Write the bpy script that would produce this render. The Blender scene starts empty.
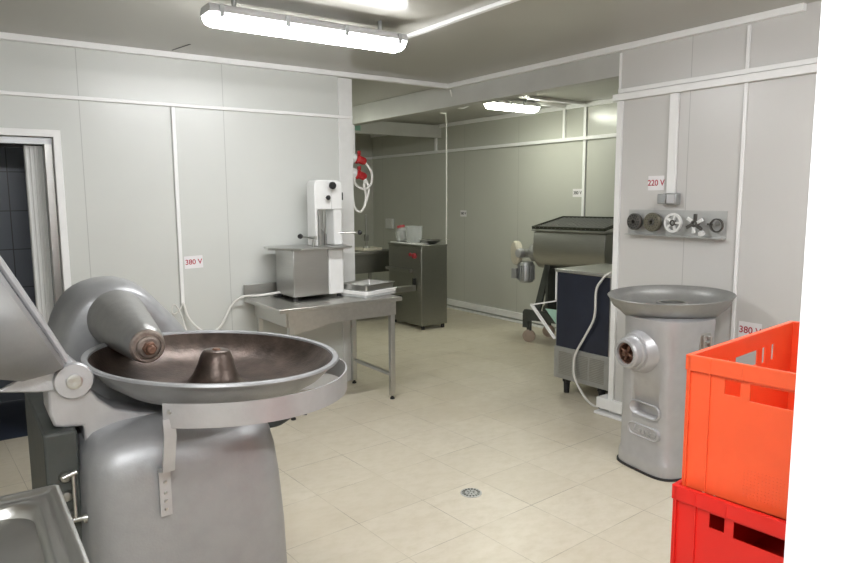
import bpy, bmesh, math, random
from mathutils import Vector, Matrix, Euler
random.seed(7)
PI = math.pi
S = bpy.context.scene
COL = S.collection

# ------------------------------------------------------------------ materials
def mat(name):
    m = bpy.data.materials.new(name); m.use_nodes = True
    nt = m.node_tree
    return m, nt, nt.nodes['Principled BSDF']

def setp(b, **k):
    for n, v in k.items():
        n = n.replace('_', ' ')
        if n in b.inputs: b.inputs[n].default_value = v

def coords(nt, scale=(1, 1, 1), rot=(0, 0, 0), loc=(0, 0, 0), kind='Object'):
    tc = nt.nodes.new('ShaderNodeTexCoord'); mp = nt.nodes.new('ShaderNodeMapping')
    mp.inputs['Scale'].default_value = scale; mp.inputs['Rotation'].default_value = rot
    mp.inputs['Location'].default_value = loc
    nt.links.new(tc.outputs[kind], mp.inputs['Vector'])
    return mp.outputs['Vector']

def noise(nt, vec, scale, detail=3, rough=.55):
    n = nt.nodes.new('ShaderNodeTexNoise'); n.inputs['Scale'].default_value = scale
    n.inputs['Detail'].default_value = detail; n.inputs['Roughness'].default_value = rough
    nt.links.new(vec, n.inputs['Vector']); return n.outputs['Fac']

def ramp(nt, fac, stops):
    r = nt.nodes.new('ShaderNodeValToRGB')
    e = r.color_ramp.elements
    while len(e) < len(stops): e.new(.5)
    for i, (p, c) in enumerate(stops):
        e[i].position = p; e[i].color = (*c, 1) if len(c) == 3 else c
    nt.links.new(fac, r.inputs['Fac']); return r.outputs['Color']

def mathn(nt, op, a, b=None, c=None):
    n = nt.nodes.new('ShaderNodeMath'); n.operation = op
    for i, v in enumerate((a, b, c)):
        if v is None: continue
        if isinstance(v, (int, float)): n.inputs[i].default_value = v
        else: nt.links.new(v, n.inputs[i])
    return n.outputs[0]

def bump(nt, b, h, strength=.2, dist=.01):
    n = nt.nodes.new('ShaderNodeBump'); n.inputs['Strength'].default_value = strength
    n.inputs['Distance'].default_value = dist
    nt.links.new(h, n.inputs['Height']); nt.links.new(n.outputs[0], b.inputs['Normal'])

def mixc(nt, fac, a, b):
    n = nt.nodes.new('ShaderNodeMix'); n.data_type = 'RGBA'
    if isinstance(fac, (int, float)): n.inputs[0].default_value = fac
    else: nt.links.new(fac, n.inputs[0])
    for i, v in ((6, a), (7, b)):
        if isinstance(v, tuple): n.inputs[i].default_value = (*v, 1)
        else: nt.links.new(v, n.inputs[i])
    return n.outputs[2]

def plain(name, col, rough=.5, metal=0., var=.06, scale=12, bmp=0., **k):
    m, nt, b = mat(name)
    v = coords(nt)
    f = noise(nt, v, scale)
    lo = tuple(max(0, c*(1-var)) for c in col); hi = tuple(min(1, c*(1+var)) for c in col)
    nt.links.new(ramp(nt, f, [(.3, lo), (.7, hi)]), b.inputs['Base Color'])
    setp(b, Roughness=rough, Metallic=metal, **k)
    if bmp: bump(nt, b, noise(nt, v, scale*8, 4), bmp, .003)
    return m

def panel_mat(name, col, axis, offset, spacing, rough=.32):
    """painted sandwich panel with hairline joints every `spacing` metres along axis"""
    m, nt, b = mat(name)
    v = coords(nt)
    sp = nt.nodes.new('ShaderNodeSeparateXYZ'); nt.links.new(v, sp.inputs[0])
    a = sp.outputs['XYZ'.index(axis)]
    t = mathn(nt, 'ABSOLUTE', mathn(nt, 'SUBTRACT', mathn(nt, 'FRACT', mathn(nt, 'ADD', mathn(nt, 'DIVIDE', mathn(nt, 'SUBTRACT', a, offset), spacing), .5)), .5))
    seam = mathn(nt, 'LESS_THAN', t, .0022/spacing)
    f = noise(nt, v, 1.6, 5)
    base = ramp(nt, f, [(.3, tuple(c*.96 for c in col)), (.7, col)])
    nt.links.new(mixc(nt, seam, base, tuple(c*.68 for c in col)), b.inputs['Base Color'])
    setp(b, Roughness=rough)
    bump(nt, b, noise(nt, v, 1.3, 1), .06, .02)
    return m

def steel(name, col=(.56, .56, .54), rough=.3, stretch=(1, 1, 40), bmp=.05):
    m, nt, b = mat(name)
    v = coords(nt, stretch)
    f = noise(nt, v, 9, 4)
    nt.links.new(ramp(nt, f, [(.3, tuple(c*.94 for c in col)), (.7, tuple(min(1, c*1.04) for c in col))]), b.inputs['Base Color'])
    setp(b, Metallic=1., Roughness=rough)
    bump(nt, b, f, bmp*.4, .001)
    return m

def floor_mat():
    m, nt, b = mat('cream_floor_tile')
    T = .4024; an = .0582; tx, ty = 1.692, 2.2248
    v = coords(nt, (1, 1, 1))
    sp = nt.nodes.new('ShaderNodeSeparateXYZ'); nt.links.new(v, sp.inputs[0])
    X, Y = sp.outputs[0], sp.outputs[1]
    def axis(c, s, o):
        u = mathn(nt, 'ADD', mathn(nt, 'MULTIPLY', X, c), mathn(nt, 'MULTIPLY', Y, s))
        return mathn(nt, 'DIVIDE', mathn(nt, 'SUBTRACT', u, o), T)
    U = axis(math.cos(an), math.sin(an), tx); V = axis(-math.sin(an), math.cos(an), ty)
    def dist(u): return mathn(nt, 'ABSOLUTE', mathn(nt, 'SUBTRACT', mathn(nt, 'FRACT', mathn(nt, 'ADD', u, .5)), .5))
    d = mathn(nt, 'MINIMUM', dist(U), dist(V))
    grout = mathn(nt, 'LESS_THAN', d, .0036)
    cb = nt.nodes.new('ShaderNodeCombineXYZ')
    nt.links.new(mathn(nt, 'FLOOR', U), cb.inputs[0]); nt.links.new(mathn(nt, 'FLOOR', V), cb.inputs[1])
    wn = nt.nodes.new('ShaderNodeTexWhiteNoise'); wn.noise_dimensions = '2D'; nt.links.new(cb.outputs[0], wn.inputs['Vector'])
    tile = ramp(nt, wn.outputs['Value'], [(0, (.605, .55, .44)), (1, (.65, .595, .485))])
    vm = coords(nt, (1, 1.6, 1), (0, 0, .5))
    mott = noise(nt, vm, 11, 9, .7)
    c1 = mixc(nt, ramp(nt, mott, [(.42, (0, 0, 0)), (.72, (.7, .7, .7))]), tile, (.53, .475, .35))
    big = noise(nt, v, 1.1, 4)
    c2 = mixc(nt, ramp(nt, big, [(.5, (0, 0, 0)), (.8, (.5, .5, .5))]), c1, (.50, .43, .31))
    gn = ramp(nt, noise(nt, v, 2.2, 4), [(.42, (.52, .47, .36)), (.62, (.20, .165, .12))])
    nt.links.new(mixc(nt, grout, c2, gn), b.inputs['Base Color'])
    nt.links.new(ramp(nt, noise(nt, v, 4, 5), [(.3, (.28,)*3), (.7, (.45,)*3)]), b.inputs['Roughness'])
    bump(nt, b, mathn(nt, 'SUBTRACT', mott, mathn(nt, 'MULTIPLY', grout, 1.0)), .12, .003)
    return m

def emit(name, col, s):
    m, nt, b = mat(name)
    setp(b, Base_Color=(.9, .9, .9, 1), Emission_Color=(*col, 1), Emission_Strength=s)
    return m

def blue_tiles():
    m, nt, b = mat('dark_blue_wall_tile')
    v = coords(nt, rot=(PI/2, 0, 0))
    br = nt.nodes.new('ShaderNodeTexBrick'); nt.links.new(v, br.inputs['Vector'])
    br.offset = 0; br.inputs['Scale'].default_value = 1; br.inputs['Brick Width'].default_value = .2
    br.inputs['Row Height'].default_value = .3; br.inputs['Mortar Size'].default_value = .004
    br.inputs['Color1'].default_value = (.20, .225, .27, 1); br.inputs['Color2'].default_value = (.22, .24, .285, 1)
    br.inputs['Mortar'].default_value = (.09, .09, .11, 1)
    nt.links.new(br.outputs['Color'], b.inputs['Base Color']); setp(b, Roughness=.3)
    return m

def crate_mat(name, col):
    m, nt, b = mat(name)
    v = coords(nt)
    f = noise(nt, v, 6, 5)
    nt.links.new(ramp(nt, f, [(.3, tuple(c*.9 for c in col)), (.7, col)]), b.inputs['Base Color'])
    setp(b, Roughness=.38, Subsurface_Weight=.12, Subsurface_Scale=.02)
    b.inputs['Subsurface Radius'].default_value = (1., .3, .1)
    bump(nt, b, noise(nt, v, 220, 2), .06, .001)
    return m

M = {}
M['floor'] = floor_mat()
WALLC = (.62, .635, .605)
WALLR = (.60, .59, .57)
M['wall1'] = panel_mat('painted_panel_left', WALLC, 'X', .766, .968)
M['wall2'] = panel_mat('painted_panel_right', WALLR, 'Y', 2.52, 1.0)
M['wall3'] = panel_mat('painted_panel_back', (.55, .555, .50), 'Y', 7.22, 1.06, .24)
M['wallx'] = panel_mat('painted_panel_plain', (.66, .66, .63), 'Z', 9, 20)
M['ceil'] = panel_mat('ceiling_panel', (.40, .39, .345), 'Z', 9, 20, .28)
M['trim'] = plain('white_plastic_trim', (.86, .86, .85), .35, var=.02)
M['white'] = plain('white_painted_metal', (.74, .745, .73), .35, var=.03)
M['beam'] = plain('beam_grey_sheet', (.50, .50, .475), .4, var=.05, scale=4)
M['jamb'] = plain('white_door_jamb_paint', (.88, .88, .90), .5, var=.01)
M['cast'] = plain('silver_painted_casting', (.36, .365, .372), .42, .42, .05, 14, .2)
M['cast2'] = plain('pale_silver_casting', (.50, .50, .51), .40, .5, .05, 14, .2)
M['castrough'] = plain('grey_cast_machine_paint', (.34, .34, .33), .4, .6, .06, 20, .25)
M['steel'] = steel('brushed_stainless_steel')
M['steelh'] = steel('brushed_stainless_steel_long', (.56, .55, .52), .28, (4, 30, 4))
M['steeldk'] = steel('dull_stainless_steel', (.36, .36, .34), .36, (1, 1, 30))
M['steelcab'] = steel('grained_cabinet_steel', (.33, .335, .31), .38, (2, 2, 30), .3)
M['bronze'] = plain('brown_stained_bowl_metal', (.092, .068, .056), .36, .6, .5, 9, .45)
M['rust'] = plain('rusty_shaft_metal', (.24, .135, .095), .42, .75, .45, 40, .5)
M['rustlt'] = plain('worn_ring_metal', (.40, .34, .30), .4, .8, .3, 40, .4)
M['dark'] = plain('dark_grey_green_paint', (.065, .072, .066), .5, .2, .15, 10)
M['black'] = plain('black_plastic', (.012, .012, .013), .4, var=.2)
M['rubber'] = plain('black_rubber', (.02, .02, .02), .7, var=.2)
M['blue'] = plain('navy_film_on_panel', (.014, .018, .034), .38, var=.15, scale=5)
M['galv'] = plain('galvanised_sheet', (.42, .43, .43), .38, .7, .06, 25)
M['orange'] = crate_mat('orange_crate_plastic', (.93, .118, .036))
M['platedk'] = plain('dark_plate_metal', (.11, .105, .095), .4, .6, .15, 30, .1)
M['plateolive'] = plain('olive_plate_metal', (.17, .16, .12), .42, .6, .15, 30, .1)
M['bright'] = plain('polished_knife_metal', (.86, .86, .84), .3, .25, .05, 20, .05)
M['rackplate'] = plain('pale_shelf_metal', (.50, .505, .49), .4, .4, .05, 8, .05)
M['red'] = crate_mat('red_crate_plastic', (.78, .018, .012))
M['redp'] = plain('red_plug_plastic', (.38, .012, .015), .35, var=.1)
M['cable'] = plain('white_cable_sheath', (.74, .73, .69), .45, var=.04)
M['cream'] = plain('cream_plastic', (.62, .58, .48), .45, var=.05)
M['paper'] = plain('white_paper', (.82, .80, .81), .6, var=.02)
M['redink'] = plain('red_ink', (.45, .03, .06), .6, var=.1)
M['blackink'] = plain('black_ink', (.03, .03, .03), .6, var=.1)
M['lampbody'] = plain('grey_lamp_housing', (.55, .55, .56), .4, var=.03)
M['lamp'] = emit('lit_diffuser_near', (.98, .985, 1.), 48)
M['lamp_far'] = emit('lit_diffuser_far', (.97, 1., .86), 42)
M['fill_p'] = emit('added_diffuser_passage', (.97, 1., .86), 22)
M['fill_v'] = emit('added_diffuser_entry', (.97, .98, 1.), 85)
M['bluetile'] = blue_tiles()
M['navyfloor'] = plain('navy_floor_paint', (.02, .028, .05), .45, var=.1)
M['board'] = plain('white_cutting_board', (.80, .80, .78), .4, var=.02)
M['boardgrey'] = plain('translucent_grey_board', (.45, .46, .45), .3, var=.04)
M['green'] = plain('pale_green_sheet', (.32, .52, .42), .5, var=.05)
M['greenled'] = plain('pale_green_film', (.20, .42, .33), .5, var=.05)
M['grid'] = plain('dark_wire_grid', (.07, .075, .06), .4, .7, .1, 20)
M['handle'] = plain('pink_worn_wheel', (.42, .33, .27), .5, var=.1)
m, nt, b = mat('clear_plastic'); setp(b, Base_Color=(.82, .84, .84, 1), Roughness=.12, IOR=1.35, Transmission_Weight=.65); M['clear'] = m
M['pink'] = plain('red_screw_cap', (.42, .05, .06), .4, var=.05)

# ------------------------------------------------------------------ builders
class MB:
    """collects world-space shapes into one mesh"""
    def __init__(s): s.bm = bmesh.new(); s.T = Matrix.Identity(4)
    def _add(s, vs, fs, T=None):
        Mx = s.T @ T if T is not None else s.T
        bv = [s.bm.verts.new(Mx @ Vector(v)) for v in vs]
        for f in fs:
            try: s.bm.faces.new([bv[i] for i in f])
            except ValueError: pass
        return s
    def box(s, x0, x1, y0, y1, z0, z1, T=None):
        v = [(x, y, z) for z in (z0, z1) for y in (y0, y1) for x in (x0, x1)]
        return s._add(v, [(0, 2, 3, 1), (4, 5, 7, 6), (0, 1, 5, 4), (2, 6, 7, 3), (0, 4, 6, 2), (1, 3, 7, 5)], T)
    def prism(s, pts, a, b, axis='Z', T=None):
        """polygon pts (2D) extruded from a to b along axis"""
        def P(p, h):
            return {'Z': (p[0], p[1], h), 'Y': (p[0], h, p[1]), 'X': (h, p[0], p[1])}[axis]
        n = len(pts)
        v = [P(p, a) for p in pts] + [P(p, b) for p in pts]
        f = [tuple(range(n))[::-1], tuple(range(n, 2*n))] + [(i, (i+1) % n, n+(i+1) % n, n+i) for i in range(n)]
        return s._add(v, f, T)
    def lathe(s, prof, c=(0, 0, 0), seg=48, ax=(0, 0, 1), closed=False):
        """profile [(r, h)] around axis ax through c"""
        q = Vector((0, 0, 1)).rotation_difference(Vector(ax).normalized()).to_matrix().to_4x4()
        T = Matrix.Translation(c) @ q
        v, f, rows = [], [], []
        for r, h in prof:
            if r < 1e-6: rows.append([len(v)]); v.append((0, 0, h))
            else:
                rows.append(list(range(len(v), len(v)+seg)))
                v += [(r*math.cos(2*PI*i/seg), r*math.sin(2*PI*i/seg), h) for i in range(seg)]
        pr = list(zip(rows, rows[1:])) + ([(rows[-1], rows[0])] if closed else [])
        for a, b in pr:
            for i in range(seg):
                j = (i+1) % seg
                if len(a) == 1 and len(b) == 1: continue
                if len(a) == 1: f.append((a[0], b[i], b[j]))
                elif len(b) == 1: f.append((a[i], a[j], b[0]))
                else: f.append((a[i], a[j], b[j], b[i]))
        return s._add(v, f, T)
    def cyl(s, p, q, r, r2=None, seg=20):
        p, q = Vector(p), Vector(q); L = (q-p).length
        r2 = r if r2 is None else r2
        return s.lathe([(0, 0), (r, 0), (r2, L), (0, L)], p, seg, (q-p))
    def tube(s, pts, r, seg=10, smooth=6):
        pts = [Vector(p) for p in pts]
        if smooth and len(pts) > 2:
            P = [pts[0]*2-pts[1]] + pts + [pts[-1]*2-pts[-2]]; out = []
            for i in range(1, len(P)-2):
                for k in range(smooth):
                    t = k/smooth; a, b, c, d = P[i-1:i+3]
                    out.append(.5*((2*b)+(-a+c)*t+(2*a-5*b+4*c-d)*t*t+(-a+3*b-3*c+d)*t**3))
            out.append(pts[-1]); pts = out
        n = len(pts); v, f = [], []
        up = None
        for i, p in enumerate(pts):
            d = (pts[min(i+1, n-1)]-pts[max(i-1, 0)]).normalized()
            if up is None: up = d.orthogonal().normalized()
            up = (up-d*up.dot(d)).normalized(); w = d.cross(up)
            v += [p+r*(math.cos(2*PI*k/seg)*up+math.sin(2*PI*k/seg)*w) for k in range(seg)]
        for i in range(n-1):
            for k in range(seg):
                k2 = (k+1) % seg; f.append((i*seg+k, i*seg+k2, (i+1)*seg+k2, (i+1)*seg+k))
        f.append(tuple(range(seg))[::-1]); f.append(tuple(range((n-1)*seg, n*seg)))
        return s._add(v, f)
    def loft(s, rings, T=None, cap=True):
        n = len(rings[0]); v = [p for r in rings for p in r]; f = []
        for i in range(len(rings)-1):
            for k in range(n):
                k2 = (k+1) % n; f.append((i*n+k, i*n+k2, (i+1)*n+k2, (i+1)*n+k))
        if cap: f.append(tuple(range(n))[::-1]); f.append(tuple(range((len(rings)-1)*n, len(rings)*n)))
        return s._add(v, f, T)
    def done(s, name, m, parent=None, loc=(0, 0, 0), bevel=0, seg=2, ang=35, sub=0, rotz=0, weld=True):
        """link as one object; shapes were given in world space, origin moves to loc"""
        base = parent.get('_o') if parent is not None else None
        bm = s.bm
        if weld: bmesh.ops.remove_doubles(bm, verts=bm.verts, dist=1e-5)
        bmesh.ops.recalc_face_normals(bm, faces=bm.faces)
        o = Vector(OR[parent.name]) if parent is not None else Vector(loc)
        bmesh.ops.translate(bm, verts=bm.verts, vec=-o)
        me = bpy.data.meshes.new(name); bm.to_mesh(me); bm.free()
        me.materials.append(M[m] if isinstance(m, str) else m)
        me.shade_smooth(); me.set_sharp_from_angle(angle=math.radians(ang))
        ob = bpy.data.objects.new(name, me); COL.objects.link(ob)
        OR[ob.name] = tuple(o)
        if parent is not None: ob.parent = parent
        else: ob.location = loc
        if bevel:
            bv = ob.modifiers.new('bevel', 'BEVEL'); bv.width = bevel; bv.segments = seg
            bv.limit_method = 'ANGLE'; bv.angle_limit = math.radians(35)
        if sub:
            sb = ob.modifiers.new('sub', 'SUBSURF'); sb.levels = sub; sb.render_levels = sub
        return ob
OR = {}

def thing(name, label, cat, loc, group=None):
    o = bpy.data.objects.new(name, None); COL.objects.link(o); o.location = loc
    o.empty_display_size = .1
    OR[o.name] = tuple(loc)
    return tag(o, label, cat, group)
def tag(o, label, cat, group=None):
    o['label'] = label; o['category'] = cat
    if group: o['group'] = group
    return o
def struct(o): o['kind'] = 'structure'; return o

def sring(cx, cy, hx, hy, z, n=4., k=48):
    """super-ellipse ring"""
    out = []
    for i in range(k):
        a = 2*PI*i/k; c, s_ = math.cos(a), math.sin(a)
        out.append((cx+hx*math.copysign(abs(c)**(2/n), c), cy+hy*math.copysign(abs(s_)**(2/n), s_), z))
    return out

def rrect(x0, x1, y0, y1, r, k=6):
    pts = []
    for cx, cy, a0 in ((x1-r, y1-r, 0), (x0+r, y1-r, 90), (x0+r, y0+r, 180), (x1-r, y0+r, 270)):
        for i in range(k+1):
            a = math.radians(a0+90*i/k); pts.append((cx+r*math.cos(a), cy+r*math.sin(a)))
    return pts

def text(body, size, T, m, parent, name='lettering', depth=.0006, shear=0., bold=.0):
    cu = bpy.data.curves.new('t', 'FONT'); cu.body = body; cu.size = size; cu.extrude = depth
    cu.align_x = 'CENTER'; cu.align_y = 'CENTER'; cu.shear = shear; cu.offset = bold
    to = bpy.data.objects.new('t', cu); COL.objects.link(to)
    bpy.context.view_layer.update()
    me = bpy.data.meshes.new_from_object(to.evaluated_get(bpy.context.evaluated_depsgraph_get()))
    bpy.data.objects.remove(to)
    me.transform(T)
    me.transform(Matrix.Translation(-Vector(OR[parent.name])))
    me.materials.clear(); me.materials.append(M[m])
    o = bpy.data.objects.new(name, me); COL.objects.link(o); o.parent = parent; OR[o.name] = OR[parent.name]
    return o
# frames for writing on walls: local x = reading direction, y = up, z = out of the wall
def frame(p, right, up=(0, 0, 1)):
    r = Vector(right).normalized(); u = Vector(up).normalized(); n = r.cross(u)
    R = Matrix((r, u, n)).transposed().to_4x4()
    return Matrix.Translation(p) @ R

# ------------------------------------------------------------------ room shell
H = 2.61
YW, XW, XB, YB = 5.0, 3.84, 5.83, 9.65
struct(MB().box(-1.5, XB+.1, -1.6, YW+.1, -.1, 0).box(1.6, XB+.1, YW+.1, YB+.1, -.1, 0).done('floor', 'floor'))
struct(MB().box(-1.5, 1.6, YW+.1, 6.6, -.12, -.02).done('floor_store_room', 'navyfloor'))
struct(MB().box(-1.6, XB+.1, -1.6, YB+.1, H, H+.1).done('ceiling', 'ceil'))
DX0, DX1, DH = -.42, .60, 1.99     # door opening
struct(MB().box(-1.6, DX0, YW, YW+.1, 0, H).box(DX1, 2.70, YW, YW+.1, 0, H).box(DX0, DX1, YW, YW+.1, DH, H).done('wall_left', 'wall1'))
struct(MB().box(2.695, 2.825, YW-.012, YW+.125, 0, H-.045).done('trim_1', 'white', bevel=.004))
struct(MB().box(XW, XW+.1, -1.6, 3.06, 0, H).done('wall_right', 'wall2'))
struct(MB().box(XB, XB+.1, 1.4, YB+.1, 0, H).done('wall_back', 'wall3'))
struct(MB().box(1.6, XB, YB, YB+.1, 0, H).done('wall_far', 'wall3'))
struct(MB().box(XW+.1, XB, 1.4, 1.5, 0, H).done('wall_alcove', 'wallx'))
struct(MB().box(1.6, 1.7, YW+.1, YB, 0, H).done('wall_passage', 'wallx'))
struct(MB().box(-1.6, XW, -1.7, -1.6, 0, H).done('wall_rear', 'wallx'))
struct(MB().box(-1.6, -1.5, -1.6, 6.6, 0, H).done('wall_outer', 'wallx'))
struct(MB().box(-1.5, 1.6, 6.1, 6.2, 0, H).done('wall_store_room', 'bluetile'))
struct(MB().box(.93, 1.05, -1.6, .43, 0, H).done('wall_near', 'jamb'))
# beam over the opening, and the lower cross beam in the passage
struct(MB().box(XW+.005, XW+.12, 3.06, YB, 2.41, H).done('trim_2', 'beam', bevel=.004))
struct(MB().box(4.1, XB, 7.75, 7.83, 2.42, H-.02).done('trim_3', 'beam'))
struct(MB().box(4.1, 4.5, 7.742, 7.75, 2.45, 2.57).done('trim_4', 'greenled'))
# cable ducts along ceiling and walls
def duct(name, *b, m='trim', bevel=.003): return struct(MB().box(*b).done(name, m, bevel=bevel))
duct('trim_5', -1.5, XW-.04, YW-.045, YW-.0, H-.040, H)
duct('trim_6', XW-.04, XW, 1.85, YW, H-.040, H)
duct('trim_7', -1.5, 2.82, YW-.022, YW, 2.238, 2.262)
duct('trim_8', 1.352, 1.378, YW-.022, YW, .82, 2.236)
duct('trim_9', XW-.03, XW, -1.5, 3.10, 2.24, 2.285)
duct('trim_10', XW-.022, XW, -1.5, 3.06, 2.288, 2.318)
duct('trim_11', XW-.02, XW, 2.592, 2.652, 1.61, 2.238)
duct('trim_12', XW-.014, XW, 2.148, 2.168, .12, H-.05)
duct('trim_13', XW-.018, XW+.10, 3.025, 3.068, .12, 2.238)
duct('trim_14', XW-.008, XW+.10, 3.05, 3.068, 2.32, H-.05)
duct('trim_15', XB-.03, XB, 1.5, YB, 2.205, 2.245)
duct('trim_16', XB-.03, XB, 1.5, YB, H-.05, H)
duct('trim_17', XB-.02, XB, 5.075, 5.115, 1.0, 2.56)
duct('trim_18', XB-.025, XB, 5.38, 5.42, 2.245, 2.56)
duct('trim_19', 4.95, XB-.03, 5.07, 5.12, H-.03, H)
duct('trim_20', 5.3, XB-.03, 5.36, 5.41, H-.03, H)
duct('trim_21', 2.44, 2.475, .2, 3.70, H-.022, H)
duct('trim_22', XB-.03, XB, 7.84, 7.88, 2.245, 2.56)
duct('trim_23', 1.7, XB-.03, YB-.03, YB, 2.2, 2.24)
def skirting(name, *b): return duct(name, *b)
struct(MB().box(XW-.035, XW+.115, 1.2, 3.16, .045, .125).box(XW-.05, XW+.12, 1.2, 3.17, 0, .02).done('baseboard_right', 'trim', bevel=.004))
struct(MB().box(XB-.035, XB, 1.5, YB, .045, .125).box(XB-.06, XB, 1.5, YB, 0, .02).done('baseboard_back', 'trim', bevel=.004))
struct(MB().box(DX1+.06, 2.69, YW-.03, YW, 0, .10).done('baseboard_left', 'trim', bevel=.004))
T_ = Matrix.Translation((1.382, 4.775, H-.003)) @ Matrix.Rotation(math.atan2(.254, -.048), 4, 'Z')
struct(MB().box(-.13, .13, -.004, .004, 0, .003, T_).done('trim_24', 'black'))
# left doorway: white frame, steel guide, sliding leaf
d = struct(MB().prism([(DX0-.04, 0), (DX0, 0), (DX0, DH), (DX1-.004, DH), (DX1-.004, 0), (DX1+.04, 0), (DX1+.04, DH+.045), (DX0-.04, DH+.045)], YW-.03, YW+.11, 'Y').done('door_1', 'trim', bevel=.003))
OR[d.name] = (0, 0, 0)
MB().box(DX1-.055, DX1-.006, YW+.02, YW+.10, 0, DH-.04).done('guide_rail', 'steel', d, bevel=.004)
MB().box(DX0, DX1-.006, YW+.02, YW+.09, DH-.045, DH-.002).done('track', 'galv', d)
lf = MB().box(.44, .545, YW+.115, YW+.165, .01, DH-.05)
for k in range(4): lf.box(.445+k*.025, .455+k*.025, YW+.105, YW+.115, .01, DH-.05)
lf.done('sliding_leaf', 'white', d, bevel=.002)
MB().box(-.42, .6, YW+.17, YW+.2, 1.93, 2.0).done('lintel', 'black', d)

# ------------------------------------------------------------------ ceiling lamps
def lamp(x0, x1, y, label, em, hw=.075, z=H-.045):
    L = thing('ceiling_lamp', label, 'lamp', ((x0+x1)/2, y, z-.11), 'fluorescent lamps on the ceiling')
    MB().prism([(y-hw, z-.045), (y-hw*.8, z-.02), (y+hw*.8, z-.02), (y+hw, z-.045), (y+hw, z-.062), (y-hw, z-.062)], x0, x1, 'X').done('housing', 'lampbody', L, bevel=.004)
    sec = [(-1, 0), (-.95, -.45), (-.72, -.85), (-.35, -1), (.35, -1), (.72, -.85), (.95, -.45), (1, 0)]
    rings = []
    for xx, sc in ((x0+.004, .55), (x0+.012, .82), (x0+.04, 1), (x1-.04, 1), (x1-.012, .82), (x1-.004, .55)):
        rings.append([(xx, y+p[0]*hw*.95*(.6+.4*sc), z-.063+p[1]*.055*sc) for p in sec])
    MB().loft(rings).done('diffuser', em, L)
    n = 4
    for i in range(n):
        xx = x0+.06+(x1-x0-.12)*i/(n-1)
        for sy in (-1, 1):
            MB().box(xx-.012, xx+.012, y+sy*hw-.006, y+sy*hw+.006, z-.085, z-.03).done('clip', 'galv', L)
    for xx in (x0+.15, x1-.15): MB().cyl((xx, y, z-.025), (xx, y, H), .012).done('mount', 'galv', L)
    return L
lamp(1.12, 2.29, 3.44, 'long lit fluorescent lamp on the ceiling of the front room', 'lamp')
lamp(4.64, 5.33, 5.37, 'short lit fluorescent lamp on the ceiling of the back room', 'lamp_far', z=H-.002)
lamp(2.3, 3.5, 7.0, 'added unseen lamp on the passage ceiling behind the left wall, brightening the back room', 'fill_p')  # unseen fill lamp, added to lift the dim far end of the back room
lamp(-.55, .62, .12, 'assumed unseen lamp on the ceiling behind the viewer, added for brightness', 'fill_v')  # unseen fill lamp, added to whiten the near wall and light the crate fronts
lamp(2.0, 3.28, .75, 'assumed unseen lamp on the ceiling above the red crates, added for brightness', 'lamp')  # unseen fill lamp, assumed here for extra brightness on the near right side

# ------------------------------------------------------------------ wires
w = MB().tube([(3.84, 4.97, 2.56), (3.86, 4.95, 2.48), (3.93, 5.0, 2.42), (4.1, 5.1, 2.43), (4.3, 5.2, 2.50), (4.5, 5.3, 2.56), (4.64, 5.37, 2.57)], .008).done('cable', 'cable', loc=(3.84, 4.97, 2.56))
tag(w, 'white cable looping from the ceiling corner under the beam to the back lamp', 'cable')
w = MB().box(5.0, 5.09, 6.66, 6.69, H-.015, H-.001).tube([(5.09, 6.68, H-.005), (5.115, 6.70, 2.5), (5.118, 6.70, 2.3), (5.118, 6.70, 1.2), (5.12, 6.72, .45), (5.15, 6.80, .1), (5.13, 6.85, .012)], .0085).done('hanging_cable', 'cable', loc=(5.12, 6.70, 0))
tag(w, 'thin white cable hanging straight from ceiling to floor beside the steel cabinet', 'cable')
w = MB().tube([(1.366, 4.985, .83), (1.40, 4.95, .70), (1.50, 4.9, .60), (1.62, 4.93, .63), (1.72, 4.95, .78), (1.80, 4.92, .84), (1.90, 4.88, .845), (2.07, 4.84, .86)], .009).done('power_cable', 'cable', loc=(1.366, 4.985, .83))
tag(w, 'white power cable drooping from the left wall duct to the bone saw', 'cable')
w = MB().tube([(1.366, 4.985, .82), (1.33, 4.96, .78), (1.28, 4.93, .76), (1.27, 4.93, .80), (1.29, 4.93, .83), (1.33, 4.93, .76), (1.34, 4.80, .60)], .005).done('cutter_cable', 'cable', loc=(1.366, 4.985, .82))
tag(w, 'white cable curling from the left wall duct down behind the bowl cutter', 'cable')

# ------------------------------------------------------------------ signs
def sign(txt, c, right, w_, h_, label, ink, tilt=0, frac=.42):
    n = Vector(right).normalized().cross(Vector((0, 0, 1)))
    T = frame(c, right) @ Matrix.Rotation(tilt, 4, 'Z')
    t = thing('voltage_sign', label, 'sign', c, 'voltage signs on the walls')
    mb = MB(); mb.T = T; mb.box(-w_/2, w_/2, -h_/2, h_/2, 0, .0015)
    mb.done('paper', 'paper', t)
    text(txt, h_*frac*1.35, T @ Matrix.Translation((0, 0, .0017)), ink, t, bold=.0008)
    return t
sign('380 V', (1.462, YW-.002, 1.122), (1, 0, 0), .135, .092, 'white paper sign with red 380 V on the left wall', 'redink', .03)
sign('220 V', (XW-.002, 2.742, 1.676), (0, -1, 0), .122, .095, 'white paper sign with red 220 V above the grey socket', 'redink')
sign('380 V', (XW-.002, 2.055, .795), (0, -1, 0), .14, .10, 'white paper sign with red 380 V behind the orange crate', 'redink')
sign('380 V', (XB-.002, 7.24, 1.355), (0, -1, 0), .135, .085, 'small white sign with black writing on the back wall right of the hanging cable', 'blackink')
sign('380 V', (XB-.002, 5.19, 1.624), (0, -1, 0), .14, .092, 'small white sign with black writing on the back wall above the mixer', 'blackink')

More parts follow.
